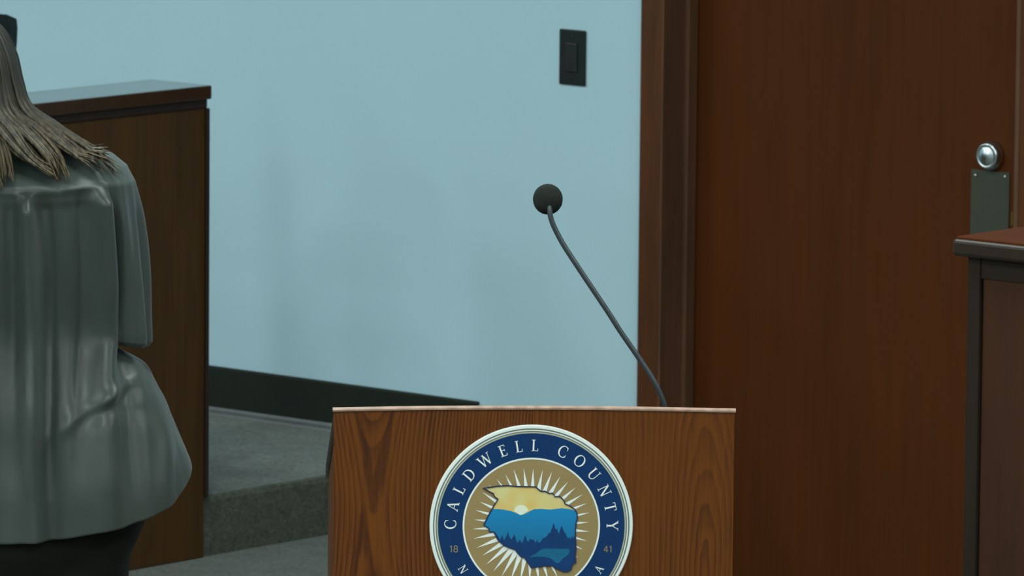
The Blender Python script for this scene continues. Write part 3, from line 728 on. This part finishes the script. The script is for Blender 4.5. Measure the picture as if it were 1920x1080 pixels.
# sleeves
for s in (-1, 1):
    sl_ = bmesh.new(); rings = []
    prof = [(1.400, .120, .022, .040), (1.392, .135, .034, .052), (1.375, .148, .042, .058), (1.35, .155, .046, .061), (1.31, .1575, .0515, .064), (1.26, .1605, .055, .066), (1.20, .164, .057, .067), (1.14, .168, .057, .067), (1.110, .171, .056, .066), (1.097, .173, .054, .064), (1.090, .173, .047, .057)]
    dense = []
    for (z0_, c0, a0, b0), (z1_, c1, a1, b1) in zip(prof, prof[1:]):
        for k in range(6): t = k/6; dense.append((z0_+(z1_-z0_)*t, c0+(c1-c0)*t, a0+(a1-a0)*t, b0+(b1-b0)*t))
    dense.append(prof[-1])
    for z, c, a, b in dense:
        rr = []
        for i in range(96):
            th = 2*PI*i/96; zc = z + (.010*(1-math.cos(th))*max(0, (1.15-z)/.06) if z < 1.15 else 0); A = min(1, max(0, (1.37-z)/.08))
            d = A*(.0045*math.sin(th*6+z*5+s) + .003*math.sin(th*11-z*9)) + .004*A*noise.noise(Vector((math.cos(th)*2, math.sin(th)*2, z*8)))
            rr.append(sl_.verts.new((s*(c+(a+d)*math.cos(th)), (b+d)*math.sin(th), zc)))
        rings.append(rr)
    for a, b in zip(rings, rings[1:]):
        for i in range(96): sl_.faces.new((a[i], a[(i+1) % 96], b[(i+1) % 96], b[i]))
    so = obj('sleeve', sl_, M['blouse'], blo, smooth=True); m_ = so.modifiers.new('thick', 'SOLIDIFY'); m_.thickness = .002
# trousers
tr = bmesh.new()
def ringloft(bm, rows, seg=48):
    R = [[bm.verts.new((cx+a*math.cos(2*PI*k/seg), cy+b*math.sin(2*PI*k/seg), z if z > .70 else FZ + z*(.70-FZ)/.70)) for k in range(seg)] for z, cx, cy, a, b in rows]
    for p, q in zip(R, R[1:]):
        for k in range(seg): bm.faces.new((p[k], p[(k+1) % seg], q[(k+1) % seg], q[k]))
    bm.faces.new(R[0]); bm.faces.new(R[-1])
ringloft(tr, [(1.0, 0, 0, .165, .115), (.94, 0, 0, .20, .13), (.88, 0, -.005, .228, .145), (.83, 0, -.005, .226, .15), (.78, 0, -.005, .205, .145), (.74, 0, 0, .185, .125), (.70, 0, 0, .12, .08)])
for s in (-1, 1): ringloft(tr, [(.84, s*.10, 0, .10, .12), (.76, s*.098, 0, .098, .115), (.60, s*.098, .0, .085, .095), (.45, s*.10, .005, .068, .075), (.28, s*.10, -.005, .062, .068), (.06, s*.10, -.01, .062, .07)])
to_ = obj('trousers', tr, M['trouser'], per, smooth=True)
rmm = to_.modifiers.new('r', 'REMESH'); rmm.mode = 'VOXEL'; rmm.voxel_size = .008; rmm.use_smooth_shade = True
for s in (-1, 1):
    sh = bmesh.new(); R = []
    for y, a, h in ((-.085, .012, .05), (-.075, .028, .085), (-.04, .034, .09), (.0, .036, .075), (.05, .041, .055), (.09, .042, .045), (.125, .034, .036), (.150, .012, .022)):
        R.append([sh.verts.new((s*.105 + a*math.cos(PI*k/10), y, FZ + .0005 + max(.0, h*math.sin(PI*k/10)))) for k in range(11)])
    for p, q in zip(R, R[1:]):
        for k in range(10): sh.faces.new((p[k], p[k+1], q[k+1], q[k]))
        sh.faces.new((p[0], q[0], q[10], p[10]))
    sh.faces.new(R[0]); sh.faces.new(R[-1]); obj('shoe', sh, M['sole'], per, smooth=False)
# hair: scalp cap and long locks
hr = bmesh.new(); random.seed(11); cx = -.077
capv = bmesh.ops.create_uvsphere(hr, u_segments=48, v_segments=30, radius=1)['verts']
for v in capv:
    x, y, z = v.co; v.co = Vector((cx+x*.086, .002+y*.100, 1.520+z*.103))
dele = [v for v in capv if (v.co.y > .045 and v.co.z < 1.565)]
bmesh.ops.delete(hr, geom=dele, context='VERTS')
clumps = []
for i in range(15):
    th = -195 + 213*i/14 + random.uniform(-4, 4)
    clumps.append((th, random.uniform(.86, 1.02), random.uniform(-.012, .016), random.uniform(-.008, .008)))
def lock(th, lift, rw, loose):
    c, s = math.cos(th), math.sin(th); k = abs(s)
    cl = min(clumps, key=lambda q: abs(math.radians(q[0])-th)); ct, ck = math.cos(math.radians(cl[0])), abs(math.sin(math.radians(cl[0])))
    w_ = 1 if c > 0 else .66
    ex, kk = ct*(1-loose)+c*loose, ck*(1-loose)+k*loose
    endk = cl[1] + random.uniform(-.03, .03); zs = cl[2] + random.uniform(-.006, .014) + .018*loose
    e = Vector((cx + (.252 if c > 0 else .135)*ex*endk, -(.060+.080*kk), 1.382 - .028*kk + zs))
    P = [Vector((cx+.010*c, .01+.02*s, 1.608+lift)), Vector((cx+(.060+lift)*c, (.065+lift)*s, 1.594)), Vector((cx+(.085+lift)*c, (.096+lift)*s, 1.552)), Vector((cx+(.097+lift)*c, (.106+lift)*s-.004, 1.505)),
         Vector((cx+(.112+lift)*c*w_, -.012+(.108+lift)*s, 1.468)), Vector((cx+(.155+lift)*c*w_, -.03+(.100+lift)*s, 1.440)), Vector((cx+.205*(c*.5+ex*.5)*w_, -.050-(.088+lift)*k, 1.412-.010*k)), e]
    pts = catmull(P, 6); n = len(pts); jx, jy = random.uniform(-.005, .005), random.uniform(0, 9)
    for i, p in enumerate(pts):
        t = i/(n-1); p.x += math.sin(t*5+jy)*.004*t + jx*t
    rad = [rw*(.35+.65*min(1, i/(n*.3)))*(1 - max(0, (i/(n-1)-.7)/.3)**1.5*.95) for i in range(n)]
    fl = [Vector((p.x-cx, p.y-.0, .12)).normalized() for p in pts]
    tube(hr, pts, rad, 8, .42, fl)
for i in range(210):
    lock(math.radians(-195 + 213*i/209 + random.uniform(-2, 2)), random.uniform(-.003, .006), random.uniform(.0055, .0095), random.uniform(.0, .45))
for i in range(60):
    lock(math.radians(random.uniform(-150, 12)), random.uniform(.002, .008), random.uniform(.0025, .0045), random.uniform(.2, 1))
ho = obj('hair', hr, M['hair'], per, smooth=True)

pm_.transform(Matrix.Translation((0, 0, -FZ))); rebase(per, -FZ)
